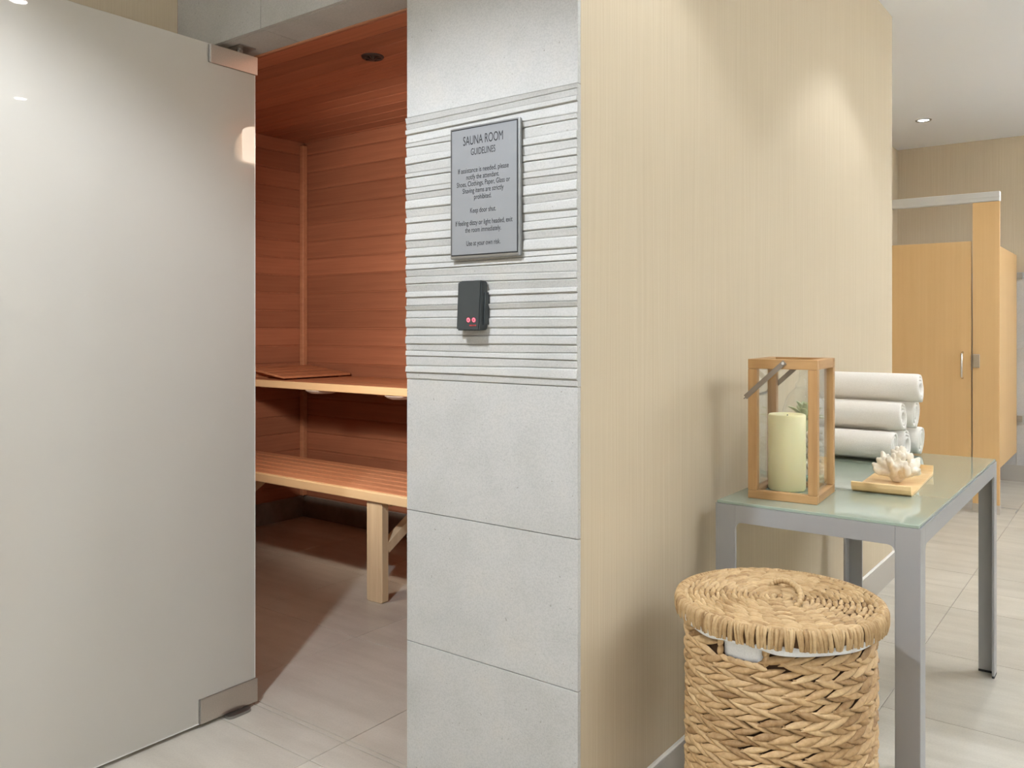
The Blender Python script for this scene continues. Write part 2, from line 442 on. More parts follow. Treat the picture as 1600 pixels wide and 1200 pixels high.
# ------------------------------------------------------------------ sauna shell: cedar planks as single pieces
PITCH = .1117
SC = 2.423
def plank_mesh(L, wdt):
    bm = bmesh.new(); add_box(bm, 0, L, -.013, 0, .0040, wdt-.0040, .0038)
    return mesh_from_bm('plank', bm, CEDAR)
seams = [SC]; z = 2.333
while z > .135: seams.append(z); z -= PITCH
seams.append(.135)
full = {}
def plank(parent, L, z0, z1, loc, rz):
    key = (round(L, 3), round(z1-z0, 3))
    if key not in full: full[key] = plank_mesh(L, z1-z0)
    o = link('plank', full[key], parent, (loc[0], loc[1], z0), (0, 0, rz)); return o
sb = structure(box('wall_back', SLX-.1, SRX+.1, BACKY+.004, BACKY+.02, 0, SC, CEDAR), 'cedar planked back wall of the sauna above the benches', 'wall')
sl = structure(box('wall_sauna_left', SLX-.1, SLX-.004, SFY-.02, BACKY+.004, 0, SC, CEDAR), 'cedar planked left wall of the sauna', 'wall')
sr = structure(box('wall_sauna_right', SRX+.004, SRX+.02, SFY, BACKY+.004, 0, SC, CEDAR), 'cedar planked right wall of the sauna carrying the sconce', 'wall')
sf = structure(box('wall_sauna_front', SLX-.1, LEFTX+.0, SFY-.03, SFY-.004, 0, SC, CEDAR), 'cedar planked inner front wall of the sauna left of the door', 'wall')
for z1, z0 in zip(seams, seams[1:]):
    if z1-z0 < .02: continue
    plank(sb, SRX-SLX, z0, z1, (SLX, BACKY+.013), 0)
    plank(sl, BACKY-SFY, z0, z1, (SLX-.013+.0, SFY), PI/2)
    plank(sr, BACKY-SFY, z0, z1, (SRX+.013, BACKY), -PI/2)
for p in sl.children: p.location.x = SLX-.013+.0
for z1, z0 in zip(seams, seams[1:]):
    if z1-z0 > .02: plank(sf, OP0-SLX, z0, z1, (OP0, SFY-.013+.013), PI)
ce = structure(box('ceiling_sauna', SLX-.1, SRX+.1, SFY, BACKY+.02, SC+.002, SC+.05, CEDAR), 'cedar planked sauna ceiling', 'ceiling')
cm = {}
y = 2.412
while y > SFY: y -= PITCH
while y < BACKY:
    a, b = max(y, SFY), min(y+PITCH, BACKY)
    if b-a > .01:
        bm = bmesh.new(); add_box(bm, SLX, SRX, a+.0022, b-.0022, SC-.011, SC+.002, .0036)
        obj('plank', bm, CEDAR, ce)
    y += PITCH
structure(box('trim_sauna_corner', SLX+.001, SLX+.036, BACKY-.036, BACKY-.001, .14, 2.392, CEDARPALE, bev=.003), 'upright cedar corner strip where the sauna walls meet', 'trim')
structure(box('baseboard_sauna_back', SLX+.002, SRX-.002, BACKY-.012, BACKY+.004, 0, .134, DARKTILE, bev=.001), 'dark tile base under the planked sauna back wall', 'baseboard')
structure(box('baseboard_sauna_left', SLX-.004, SLX+.012, SFY+.02, BACKY-.013, 0, .134, DARKTILE, bev=.001), 'dark tile base under the planked sauna left wall', 'baseboard')
structure(box('baseboard_sauna_right', SRX-.012, SRX+.004, SFY+.02, BACKY-.013, 0, .134, DARKTILE, bev=.001), 'dark tile base under the planked sauna right wall', 'baseboard')

# ------------------------------------------------------------------ frosted glass door, swung open
DX = -2.31
dr = structure(empty('door_1', (DX, 1.625, 0)), 'frosted glass sauna door standing open on satin steel pivot clamps', 'door')
box('glass_pane', -.006, .006, .845-1.625, 1.68-1.625, .011, 2.096, FROSTED, dr, .001)
for nm, b_ in (('edge_highlight', (.0058, .0064, 1.6772-1.625, 1.6798-1.625, .0125, 2.0945)), ('edge_highlight', (.0058, .0064, .8465-1.625, 1.6770-1.625, .0112, .0142))):
    box(nm, *b_, GLASSGLINT, dr)  # bright arris highlight painted as pale strips along the pane
def clamp(z0, z1, y0, y1, name):
    bm = bmesh.new(); add_box(bm, .0065, .0135, y0-1.625, y1-1.625, z0, z1, .0012, 2)
    c = obj(name, bm, STEEL, dr)
    bm = bmesh.new(); add_box(bm, -.0135, -.0065, y0-1.625, y1-1.625, z0, z1, .0012, 2)
    obj('backing_plate', bm, STEEL, c)
    bm = bmesh.new(); add_box(bm, -.0125, .0125, y0-1.625-.0035, y0-1.625+.0015, z0+.001, z1-.001, .001)
    obj('end_cap', bm, STEELEDGE, c)
    return c
clamp(2.036, 2.094, 1.512, 1.684, 'top_clamp')
clamp(.012, .088, 1.479, 1.684, 'bottom_clamp')
bm = bmesh.new()
pl = []
for k in range(24):
    a = 2*PI*k/24; pl.append((.018+.021*math.copysign(abs(math.cos(a))**.5, math.cos(a)), -.02+.042*math.copysign(abs(math.sin(a))**.5, math.sin(a))))
prism(bm, pl, 'z', .0005, .009)
obj('floor_pivot', bm, STEELEDGE, dr)
bm = bmesh.new(); lathe(bm, [(.011, .009), (.011, .02)], 16, 0, 0, True, True); obj('pivot_pin', bm, STEEL, dr)
box('head_plate', -.018, .045, -.03, .03, SOFFIT-.004, SOFFIT-.0003, STEELEDGE, dr, .001)
bm = bmesh.new(); lathe(bm, [(.010, 2.09), (.010, SOFFIT-.003)], 16, 0, 0, True, True); obj('pivot_pin', bm, STEEL, dr)

# ------------------------------------------------------------------ sauna benches
def bench_slats(parent, x0, x1, y0, y1, n, ztop, gap=.012, th=.03, mat=None):
    wd = (y1-y0-gap*(n-1))/n
    bm = bmesh.new(); add_box(bm, x0, x1, 0, wd, ztop-th, ztop, .004, 2)
    me = mesh_from_bm('slat', bm, mat or BENCHTOP)
    for k in range(n): link('slat', me, parent, (0, y0+k*(wd+gap), 0))
lb = tag(empty('sauna_bench', (-2.73, 2.85, 0)), 'lower slatted sauna bench with pale front rail and braced leg', 'bench')
lb.location = (0, 0, 0)
LBF = 2.612
bench_slats(lb, SLX+.03, SRX-.03, LBF+.030, 3.085, 6, .490)
bm = bmesh.new(); add_box(bm, SLX+.03, SRX-.03, LBF, LBF+.026, .447, .490, .004, 2); obj('front_rail', bm, BENCHFRONT, lb)
bm = bmesh.new(); add_box(bm, SLX+.03, SRX-.03, 3.05, 3.085, .40, .459, .003); obj('rear_rail', bm, BENCHFRONT, lb)
for x in (-2.74, -3.95, -1.5):
    bm = bmesh.new()
    # leg: 95 x 40 post with clipped top corner and slightly rounded foot
    prism(bm, [(x-.049, .006), (x-.042, 0), (x+.042, 0), (x+.049, .006), (x+.049, .425), (x+.036, .446), (x-.049, .446)], 'y', LBF+.012, LBF+.052)
    bmesh.ops.bevel(bm, geom=bm.edges[:], offset=.002, segments=1, affect='EDGES')
    obj('leg', bm, PINE, lb)
    bar('brace', (x+.025, LBF+.05, .235), (x+.025, 3.03, .452), .04, .045, PINE, lb, .002)
    box('cross_bearer', x-.02, x+.06, LBF+.055, 3.05, .425, .459, PINE, lb, .002)

ub = tag(empty('sauna_bench', (0, 0, 0)), 'upper slatted sauna bench fixed under the planked back wall', 'bench')
UT, UF = .922, 2.978
bench_slats(ub, SLX+.03, SRX-.03, UF+.03, 3.545, 5, UT, .008)
bm = bmesh.new(); add_box(bm, SLX+.03, SRX-.03, UF, UF+.026, UT-.040, UT, .004, 2); obj('front_rail', bm, BENCHFRONT, ub)
for x in (SLX+.05, -3.3, -2.2, SRX-.05):
    box('bearer', x-.02, x+.02, UF+.22, 3.545, UT-.072, UT-.031, BENCHTOP, ub, .002)
# wedge headrest at the left end of the upper bench
hr = tag(empty('headrest', (0, 0, 0)), 'slatted wooden wedge headrest lying on the upper sauna bench', 'headrest')
Y0, Y1 = 3.03, 3.53
for k in range(4):
    xa = -3.94-.100*k; za = UT+.0195+.0105*k
    bm = bmesh.new(); add_box(bm, -.046, .046, Y0+.012*k, Y1, -.006, .006, .002, 2)
    obj('slat', bm, BENCHTOP, hr, (xa, 0, za), (0, math.radians(6), 0))
for yy in (Y0+.10, Y1-.06):
    bm = bmesh.new(); prism(bm, [(-4.27, UT+.0005), (-3.92, UT+.0005), (-3.92, UT+.0105), (-4.27, UT+.0465)], 'y', yy-.012, yy+.012)
    obj('support', bm, BENCHTOP, hr)
# pale fittings under the front of the upper bench
for i, (x, y) in enumerate(((-3.60, 3.06), (-2.98, 3.05))):
    bm = bmesh.new(); lathe(bm, [(.0, UT-.062), (.06, UT-.060), (.082, UT-.052), (.085, UT-.041)], 28, x, y)
    o = obj('bench_lamp', bm, OPAL, None, smooth=True)
    rim = bmesh.new(); lathe(rim, [(.085, UT-.046), (.090, UT-.046), (.090, UT-.0405), (.085, UT-.0405)], 28, x, y)
    obj('rim', rim, OPAL, o, smooth=True)
    tag(o, ('pale round fitting under the upper bench nearer the corner strip', 'pale round fitting under the upper bench nearer the tiled column')[i], 'lamp', 'fittings under the upper bench')

# sconce on the sauna right wall: seen mirrored in the glass door
def sconce(loc, rz, label, power):
    sc = tag(empty('wall_sconce', loc, rz), label, 'lamp')
    pts = [(-.10, -.085)]+[(-.10+.2*k/16, .0+.085*math.sin(PI*k/16)**.6) for k in range(17)]+[(.10, -.085)]
    bm = bmesh.new(); prism(bm, pts, 'x', -.012, -.0005); obj('backplate', bm, OPAL, sc)
    bm = bmesh.new(); add_box(bm, -.11, -.03, -.08, .08, -.082, .082, .02, 3); obj('shade', bm, SHADE, sc, smooth=True)
    bm = bmesh.new(); tube(bm, [(-.031, 0, 0), (-.011, 0, 0)], .02, 12); obj('arm', bm, STEEL, sc)
    L = bpy.data.lights.new('sconce_light', 'SPOT'); L.energy = power; L.color = (1, .88, .76); L.shadow_soft_size = .08; L.spot_size = math.radians(112); L.spot_blend = .45
    o = bpy.data.objects.new('sconce_light', L); COL.objects.link(o); o.parent = sc; o.location = (-.125, 0, -.02); o.rotation_euler = (0, math.radians(80), 0)
sconce((SRX, 2.53, 2.10), 0, 'lit sauna wall sconce mirrored in the frosted glass door', 9)
sconce((-2.95, SFY-.004, 1.50), -PI/2, 'added unseen fill sconce on the inner front wall behind the glass door', 64)  # second sconce is added out of view to brighten the sauna
# dark round fitting in the sauna ceiling
vt = empty('ceiling_vent', (-2.715, 2.590, SC-.011))
bm = bmesh.new(); lathe(bm, [(.022, .0), (.03, -.007), (.046, -.008), (.050, 0)], 28); obj('flange', bm, VENT, vt, smooth=True)
bm = bmesh.new(); lathe(bm, [(.0, -.016), (.012, -.014), (.020, -.004), (.024, 0)], 20); obj('nozzle', bm, VENT, vt, smooth=True)
for k in range(6):
    a = PI*k/3
    bar('spoke', (.012*math.cos(a), .012*math.sin(a), -.012), (.04*math.cos(a), .04*math.sin(a), -.009), .005, .003, VENT, vt, 0)
tag(vt, 'dark round fitting in the cedar planked sauna ceiling', 'vent')

# ------------------------------------------------------------------ sign
sg = tag(empty('sign', (-1.239, TY-.0065, 1.5415)), 'silver sauna room guidelines plaque with black border on the ridged tiles', 'sign')
sg.location.y = TY
W2, H2 = .1045, .1575
bm = bmesh.new(); add_box(bm, -W2, W2, -.018, -.007, -H2, H2, .003, 2); obj('backing', bm, PLAQUEEDGE, sg)
bm = bmesh.new(); add_box(bm, -W2+.0045, W2-.0045, -.0188, -.018, -H2+.0075, H2-.0045, .0003); obj('border', bm, BLACK, sg)
bm = bmesh.new(); add_box(bm, -W2+.0072, W2-.0072, -.0196, -.0186, -H2+.0100, H2-.0072, .0003); obj('face', bm, PLAQUE, sg)
LINES = [('SAUNA ROOM', -1.3004, -1.1810, 1.6641, .0215, .0006), ('GUIDELINES', -1.2766, -1.2034, 1.6363, .0160, .0004),
         ('If assistance is needed, please', -1.3165, -1.1643, 1.5934, .0118, .0002), ('notify the attendant.', -1.2905, -1.1922, 1.5772, .0118, .0002),
         ('Shoes, Clothings, Paper, Glass or', -1.3205, -1.1607, 1.5612, .0118, .0002), ('Shaving items are strictly', -1.3024, -1.1791, 1.5450, .0118, .0002),
         ('prohibited.', -1.2668, -1.2148, 1.5291, .0118, .0002), ('Keep door shut.', -1.2786, -1.2015, 1.4975, .0118, .0002),
         ('If feeling dizzy or light headed, exit', -1.3246, -1.1534, 1.4688, .0118, .0002), ('the room immediately.', -1.2944, -1.1866, 1.4518, .0118, .0002),
         ('Use at your own risk.', -1.2905, -1.1884, 1.4202, .0118, .0002)]
dg = None
for txt, xa, xb, zc, cap, fat in LINES:
    cu = bpy.data.curves.new('lettering', 'FONT'); cu.body = txt; cu.align_x = 'CENTER'; cu.size = 1; cu.extrude = 0; cu.offset = 0 if cap > .013 else .003
    t = bpy.data.objects.new('lettering_source', cu); COL.objects.link(t)
    bpy.context.view_layer.update()
    me = bpy.data.meshes.new_from_object(t.evaluated_get(bpy.context.evaluated_depsgraph_get()))
    bpy.data.objects.remove(t)
    xs = [v.co.x for v in me.vertices]; capz = .70
    sx = (xb-xa)/(max(xs)-min(xs)); sy = cap/capz
    mx = (max(xs)+min(xs))/2
    for v in me.vertices:
        v.co = Vector(((v.co.x-mx)*sx, 0, (v.co.y-.35)*sy))
    me.materials.clear(); me.materials.append(BLACK)
    o = link('lettering', me, sg, ((xa+xb)/2+1.239, -.0199, zc-1.5415))

# ------------------------------------------------------------------ control box
cb = tag(empty('sauna_control', (-1.271, TY, 1.273)), 'charcoal sauna control box with two red lights below the plaque', 'controller')
bm = bmesh.new()
prism(bm, [(-.004, -.058), (-.037, -.060), (-.029, .058), (-.004, .056)], 'x', -.032, .033)
bmesh.ops.bevel(bm, geom=bm.edges[:], offset=.0025, segments=2, affect='EDGES')
obj('casing', bm, CHARCOAL, cb)
bm = bmesh.new()
prism(bm, [(-.004, -.0585), (-.027, -.060), (-.021, .058), (-.004, .056)], 'x', -.047, -.031)
bmesh.ops.bevel(bm, geom=bm.edges[:], offset=.004, segments=3, affect='EDGES')
obj('side_strip', bm, CHARCOAL, cb)
bm = bmesh.new(); prism(bm, [(-.003, -.045), (-.022, -.046), (-.018, .03), (-.003, .03)], 'x', .0335, .037); obj('edge_ridge', bm, CHARCOAL, cb)
for x in (.000, .0165):
    bm = bmesh.new()
    n = 20
    A = [bm.verts.new((.0052*math.cos(2*PI*k/n), 0, .0052*math.sin(2*PI*k/n))) for k in range(n)]
    B = [bm.verts.new((.0020*math.cos(2*PI*k/n), -.0006, .0020*math.sin(2*PI*k/n))) for k in range(n)]
    for k in range(n): bm.faces.new((A[k], A[(k+1) % n], B[(k+1) % n], B[k]))
    led = obj('indicator', bm, REDLED, cb, (x, -.0362, -.035), (math.radians(4), 0, 0))
    led['label'] = 'red ring light'
for k in range(5):
    box('red_mark', .004+.0042*k, .0072+.0042*k, -.0374, -.0360, -.0492, -.0462, REDINK, cb)

# ------------------------------------------------------------------ glass table
tb = tag(empty('console_table', (-.6725, 2.771, 0)), 'silver metal console table with pale green glass top against the wallpaper', 'table')
X0, X1, YA, YB, TT = -.9255, -.4195, 2.142, 3.400, .750
ox, oy = -.6725, 2.771
LW, RH, TH = .056, .046, .008
def fillet(cx, cz, sx, r=.014):
    return [(cx+sx*(r-r*math.sin(a)), cz-r+r*math.cos(a)-0) for a in [PI/2*k/5 for k in range(6)]]
def apron(name, a, b, axis, t0, t1):
    r = .016; zb = TT-RH
    pts = [(a, TT-.001), (b, TT-.001), (b, zb-r)]
    pts += [(b-(r-r*math.cos(q)), zb-r+r*math.sin(q)) for q in [PI/2*k/5 for k in range(1, 6)]]
    pts += [(a+(r-r*math.cos(q)), zb-r+r*math.sin(q)) for q in [PI/2*k/5 for k in range(5, -1, -1)]]
    bm = bmesh.new(); prism(bm, pts, axis, t0, t1); obj(name, bm, SILVERPAINT, tb)
def leg(sx, sy):
    xo = (X0 if sx < 0 else X1)-ox; yo = (YA if sy < 0 else YB)-oy
    bm = bmesh.new()
    L = [(xo, yo), (xo-sx*LW, yo), (xo-sx*LW, yo-sy*TH), (xo-sx*TH, yo-sy*TH), (xo-sx*TH, yo-sy*LW), (xo, yo-sy*LW)]
    prism(bm, L, 'z', .008, TT-.001)
    bmesh.ops.bevel(bm, geom=[e for e in bm.edges if abs(e.verts[0].co.z-e.verts[1].co.z) > .1], offset=.0012, segments=1, affect='EDGES')
    o = obj('leg', bm, SILVERPAINT, tb)
    bm = bmesh.new(); prism(bm, L, 'z', 0, .0079); f = obj('foot_pad', bm, RUBBER, o)
for sx in (-1, 1):
    for sy in (-1, 1): leg(sx, sy)
apron('apron', X0+LW-ox, X1-LW-ox, 'y', YA-oy, YA+TH-oy)
apron('apron', X0+LW-ox, X1-LW-ox, 'y', YB-TH-oy, YB-oy)
apron('apron', YA+LW-oy, YB-LW-oy, 'x', X0-ox, X0+TH-ox)
apron('apron', YA+LW-oy, YB-LW-oy, 'x', X1-TH-ox, X1-ox)
bm = bmesh.new(); add_box(bm, X0+.003-ox, X1-.003-ox, YA+.003-oy, YB-.003-oy, TT-.0008, TT+.007, .0015, 2)
obj('glass_top', bm, TABLEGLASS, tb)
GT = TT+.007

# ------------------------------------------------------------------ lantern and candle
lrz = math.radians(4.6)
ln = tag(empty('lantern', (-.783, 2.333, GT), lrz), 'wooden framed glass candle lantern with grey strap handle on the glass table', 'lantern')
LX, LY, LHt, PW = .091, .108, .378, .024
for sx in (-1, 1):
    for sy in (-1, 1):
        xa = sx*(LX-PW/2); ya = sy*(LY-PW/2)
        bm = bmesh.new(); add_box(bm, xa-PW/2, xa+PW/2, ya-PW/2, ya+PW/2, .0225, LHt-.0265, .0012); obj('post', bm, OAK, ln)
for z0, z1 in ((0, .022), (LHt-.026, LHt)):
    for s in (-1, 1):
        bm = bmesh.new(); add_box(bm, -LX, LX, s*(LY-PW/2)-PW/2, s*(LY-PW/2)+PW/2, z0, z1, .0012); obj('rail', bm, OAKRAIL, ln)
        bm = bmesh.new(); add_box(bm, -LY+PW, LY-PW, -PW/2, PW/2, z0, z1, .0012)
        o = obj('rail', bm, OAKRAIL, ln, (s*(LX-PW/2), 0, 0), (0, 0, PI/2))
for s in (-1, 1):
    bm = bmesh.new(); add_box(bm, -LX+PW-.003, LX-PW+.003, s*(LY-.010)-.0012, s*(LY-.010)+.0012, .02, LHt-.024); obj('glass_pane', bm, PANE, ln)
    bm = bmesh.new(); add_box(bm, s*(LX-.010)-.0012, s*(LX-.010)+.0012, -LY+PW-.003, LY-PW+.003, .02, LHt-.024); obj('glass_pane', bm, PANE, ln)
bm = bmesh.new(); add_box(bm, -LX+PW-.002, LX-PW+.002, -LY+PW-.002, LY-PW+.002, .006, .012); obj('floor_plate', bm, TABLEGLASS, ln)
ha = math.radians(225-180+2)
pz = LHt-.010
hl = .138
hd = Vector((-math.cos(math.radians(43)), 0, -math.sin(math.radians(43))))
h = empty('handle', (0, 0, 0)); h.parent = ln
for s in (-1, 1):
    p = Vector((.004, s*(LY+.003), pz)); q = p+hd*hl
    bar('strap', p-hd*.006, q, .0135, .002, STRAP, h, .0005, up=Vector((0, 1, 0)).cross(hd) if 0 else Vector((0, 1, 0)))
    bm = bmesh.new(); tube(bm, [p+Vector((0, -s*.004, 0)), p+Vector((0, s*.004, 0))], .004, 12); obj('rivet', bm, CHROME, h)
q = Vector((.004, 0, pz))+hd*hl
bar('strap', q+Vector((0, -LY-.003, 0)), q+Vector((0, LY+.003, 0)), .002, .015, STRAP, h, .0005, up=hd)
# candle
cd = tag(empty('candle', (-.800, 2.340, GT+.0125)), 'thick pale cream pillar candle standing inside the wooden lantern', 'candle')
bm = bmesh.new(); lathe(bm, [(.0, .204), (.034, .2045), (.042, .2085), (.0475, .210), (.0505, .206), (.0505, .004), (.047, 0), (0, 0)], 48); obj('wax', bm, WAX, cd, smooth=True)
bm = bmesh.new(); tube(bm, [(0, 0, .203), (.001, 0, .206), (.002, 0, .2085)], .0015, 6); obj('wick', bm, BLACK, cd)

# ------------------------------------------------------------------ glass cloche with succulent and shells
cx, cy = -.850, 2.650
cl = tag(empty('glass_jar', (cx, cy, GT)), 'clear bell shaped glass jar over a succulent behind the lantern', 'jar')
prof = [(.060, .0), (.066, .006), (.069, .04), (.071, .12), (.070, .17), (.066, .205), (.058, .235), (.046, .258), (.034, .270), (.028, .275), (.026, .279), (.029, .283),
        (.026, .289), (.019, .297), (.0165, .305), (.0165, .340), (.019, .345)]
bm = bmesh.new(); lathe(bm, prof, 48); obj('jar_wall', bm, JAR, cl, smooth=True)
bm = bmesh.new(); lathe(bm, [(.0, .0005), (.060, .0005), (.066, .006), (.064, .010), (.0, .008)], 40); obj('jar_base', bm, GLASSEDGE, cl, smooth=True)
bm = bmesh.new(); lathe(bm, [(.0275, .272), (.0305, .276), (.0275, .280)], 32); obj('neck_ring', bm, JAR, cl, smooth=True)
# shell and stone filling: single stones
rs = random.Random(11)
def blob(r, seed):
    q = random.Random(seed); bm = bmesh.new(); bmesh.ops.create_icosphere(bm, subdivisions=2, radius=r)
    sx, sy, sz = q.uniform(.8, 1.2), q.uniform(.8, 1.2), q.uniform(.6, .9)
    off = Vector((q.random()*9, q.random()*9, 0))
    from mathutils import noise as mn
    for v in bm.verts:
        k = 1+.22*mn.noise(v.co/r*1.3+off); v.co = Vector((v.co.x*sx*k, v.co.y*sy*k, v.co.z*sz*k))
    return mesh_from_bm('pebble', bm, PEBBLE, True)
blobs = [blob(.0135, k) for k in range(6)]
gv = bmesh.new()
for lay in range(8):
    for k in range(10):
        if lay > 5 and k % 3 == 0: continue
        a = 2*PI*(k+.5*(lay % 2))/10+rs.uniform(-.08, .08); r = .050
        M = Matrix.Translation((r*math.cos(a), r*math.sin(a), .020+lay*.0165)) @ Matrix.Rotation(rs.uniform(0, 6), 4, Vector((rs.random(), rs.random(), rs.random()+.1)).normalized())
        tmp = blobs[rs.randrange(6)].copy(); tmp.transform(M); gv.from_mesh(tmp); bpy.data.meshes.remove(tmp)
go = obj('shell_gravel', gv, PEBBLE, cl, smooth=True)
go['kind'] = 'stuff'; go['label'] = 'white and tan shell gravel'
sp = tag(empty('succulent', (cx, cy, GT+.160)), 'grey green rosette succulent under the bell shaped glass jar', 'plant')
bm = bmesh.new(); tube(bm, [(0, 0, -.10), (0, 0, 0), (.004, 0, .03)], [.012, .010, .007], 10); obj('stem', bm, LEAF, sp, smooth=True)
def leaf_mesh(L, wd):
    bm = bmesh.new(); rings = []
    N = 8
    for i in range(N+1):
        t = i/N; wdt = wd*(math.sin(PI*min(1, t*.95+.05))**.8)*(.45+.75*t); x = L*t; zc = .012*math.sin(t*2.2)
        if i == N: wdt *= .1
        ring = [bm.verts.new((x, wdt*math.cos(2*PI*k/8), zc+.28*wdt*math.sin(2*PI*k/8)+.25*abs(wdt*math.cos(2*PI*k/8))*.3)) for k in range(8)]
        rings.append(ring)
    for a, b in zip(rings, rings[1:]):
        for k in range(8): bm.faces.new((a[k], a[(k+1) % 8], b[(k+1) % 8], b[k]))
    bm.faces.new(rings[-1]); bm.faces.new(rings[0][::-1])
    return mesh_from_bm('leaf', bm, LEAF, True)
lm = [leaf_mesh(.062, .0140), leaf_mesh(.052, .0125), leaf_mesh(.040, .010)]
for ring, (nl, el, me, zz) in enumerate(((7, 4, lm[0], .012), (7, 24, lm[0], .020), (6, 46, lm[1], .028), (4, 70, lm[2], .03))):
    for k in range(nl):
        a = 2*PI*k/nl+ring*.45+rs.uniform(-.12, .12)
        link('leaf', me, sp, (.004*math.cos(a), .004*math.sin(a), zz), (0, -math.radians(el+rs.uniform(-6, 6)), a))

# ------------------------------------------------------------------ rolled towels
def towel_mesh(R, L, seed, hollow=.35, flap=.0):
    q = random.Random(seed); bm = bmesh.new()
    th = .0125; turns = (R-R*hollow)/th
    NS = int(24*turns)
    outer, inner = [], []
    for i in range(NS+1):
        a = i/NS*turns*2*PI; r = R*hollow+th*a/(2*PI)
        a0 = -a+PI*1.62+turns*2*PI   # the loose edge ends low at the front
        wob = 1+.03*math.sin(3*a0+q.random()*.1)
        outer.append((r*math.cos(a0)*wob, r*math.sin(a0)*wob)); inner.append(((r-th*.88)*math.cos(a0)*wob, (r-th*.88)*math.sin(a0)*wob))
    def prof(i, ring):
        return ring[i]
    xs = [-L/2, -L/2+.006, -L/2+.02, -L/4, 0, L/4, L/2-.02, L/2-.006, L/2]
    ins = [.45, .12, 0, 0, 0, 0, 0, .12, .45]
    NO = []
    for x, k in zip(xs, ins):
        ro = []
        for i in range(NS+1):
            o, n_ = outer[i], inner[i]; mx, mz = (o[0]+n_[0])/2, (o[1]+n_[1])/2
            s = 1-k
            jx = .004*math.sin(5*i/NS*PI+seed) if abs(x) > L/2-.01 else 0
            ro.append((bm.verts.new((x+jx, mx+(o[0]-mx)*s, mz+(o[1]-mz)*s)), bm.verts.new((x+jx, mx+(n_[0]-mx)*s, mz+(n_[1]-mz)*s))))
        NO.append(ro)
    for A, B in zip(NO, NO[1:]):
        for i in range(NS):
            bm.faces.new((A[i][0], B[i][0], B[i+1][0], A[i+1][0])); bm.faces.new((A[i][1], A[i+1][1], B[i+1][1], B[i][1]))
        bm.faces.new((A[0][0], A[0][1], B[0][1], B[0][0])); bm.faces.new((A[NS][0], B[NS][0], B[NS][1], A[NS][1]))
    for ro, fl_ in ((NO[0], 0), (NO[-1], 1)):
        for i in range(NS):
            f = (ro[i][0], ro[i+1][0], ro[i+1][1], ro[i][1]); bm.faces.new(f if not fl_ else f[::-1])
    bmesh.ops.recalc_face_normals(bm, faces=bm.faces[:])
    return mesh_from_bm('towel', bm, TOWEL, True)
D = .113
tl = [(3.090, 0, 'bottom row of the pyramid, at the front behind coral'), (3.203, 0, 'bottom row of the towel pyramid, in the middle'), (3.316, 0, 'bottom row of the towel pyramid, at the back'),
      (3.1465, 1, 'second row of the towel pyramid, at the front'), (3.2595, 1, 'second row of the towel pyramid, at the back'), (3.203, 2, 'the very top of the towel pyramid')]
for i, (y, lv, wh) in enumerate(tl):
    me = towel_mesh(D/2*.985, .305, i*3+1)
    o = link('rolled_towel', me, None, ((-.840, -.822, -.800, -.822, -.806, -.778)[i], y, GT+D/2+lv*D*.868), (0, 0, random.uniform(-.012, .012)))
    tag(o, 'white rolled terry towel in '+wh if lv < 2 else 'white rolled terry towel on '+wh, 'towel', 'rolled towels on the glass table')

# ------------------------------------------------------------------ tray and coral
ty = tag(empty('wooden_tray', (-.599, 2.695, GT), math.radians(3)), 'bamboo tray with upturned ends holding the white coral', 'tray')
prof = []
yl = .205; th = .006
out = [(-yl-.012, .029), (-yl-.010, .018), (-yl-.003, .006), (-yl+.010, 0)]
inn = [(-yl-.006, .030), (-yl-.004, .019), (-yl+.003, .011), (-yl+.013, th)]
poly = out+[(-p[0], p[1]) for p in out[::-1]]+[(-p[0], p[1]) for p in inn]+inn[::-1]
bm = bmesh.new()
n = 8
L = [bm.verts.new((-.077, a, b)) for a, b in poly]; Rr = [bm.verts.new((.077, a, b)) for a, b in poly]
# quads across the section: outer i pairs with inner i
N = len(out)*2
def strip(V): return [V[i] for i in range(N)], [V[2*N-1-i] for i in range(N)]
lo, li = strip(L); ro_, ri = strip(Rr)
for i in range(N-1):
    bm.faces.new((lo[i], lo[i+1], ro_[i+1], ro_[i])); bm.faces.new((li[i], ri[i], ri[i+1], li[i+1]))
    bm.faces.new((lo[i], li[i], li[i+1], lo[i+1])); bm.faces.new((ro_[i], ro_[i+1], ri[i+1], ri[i]))
bm.faces.new((lo[0], ro_[0], ri[0], li[0])); bm.faces.new((lo[-1], li[-1], ri[-1], ro_[-1]))
bmesh.ops.recalc_face_normals(bm, faces=bm.faces[:])
obj('board', bm, BAMBOO, ty)
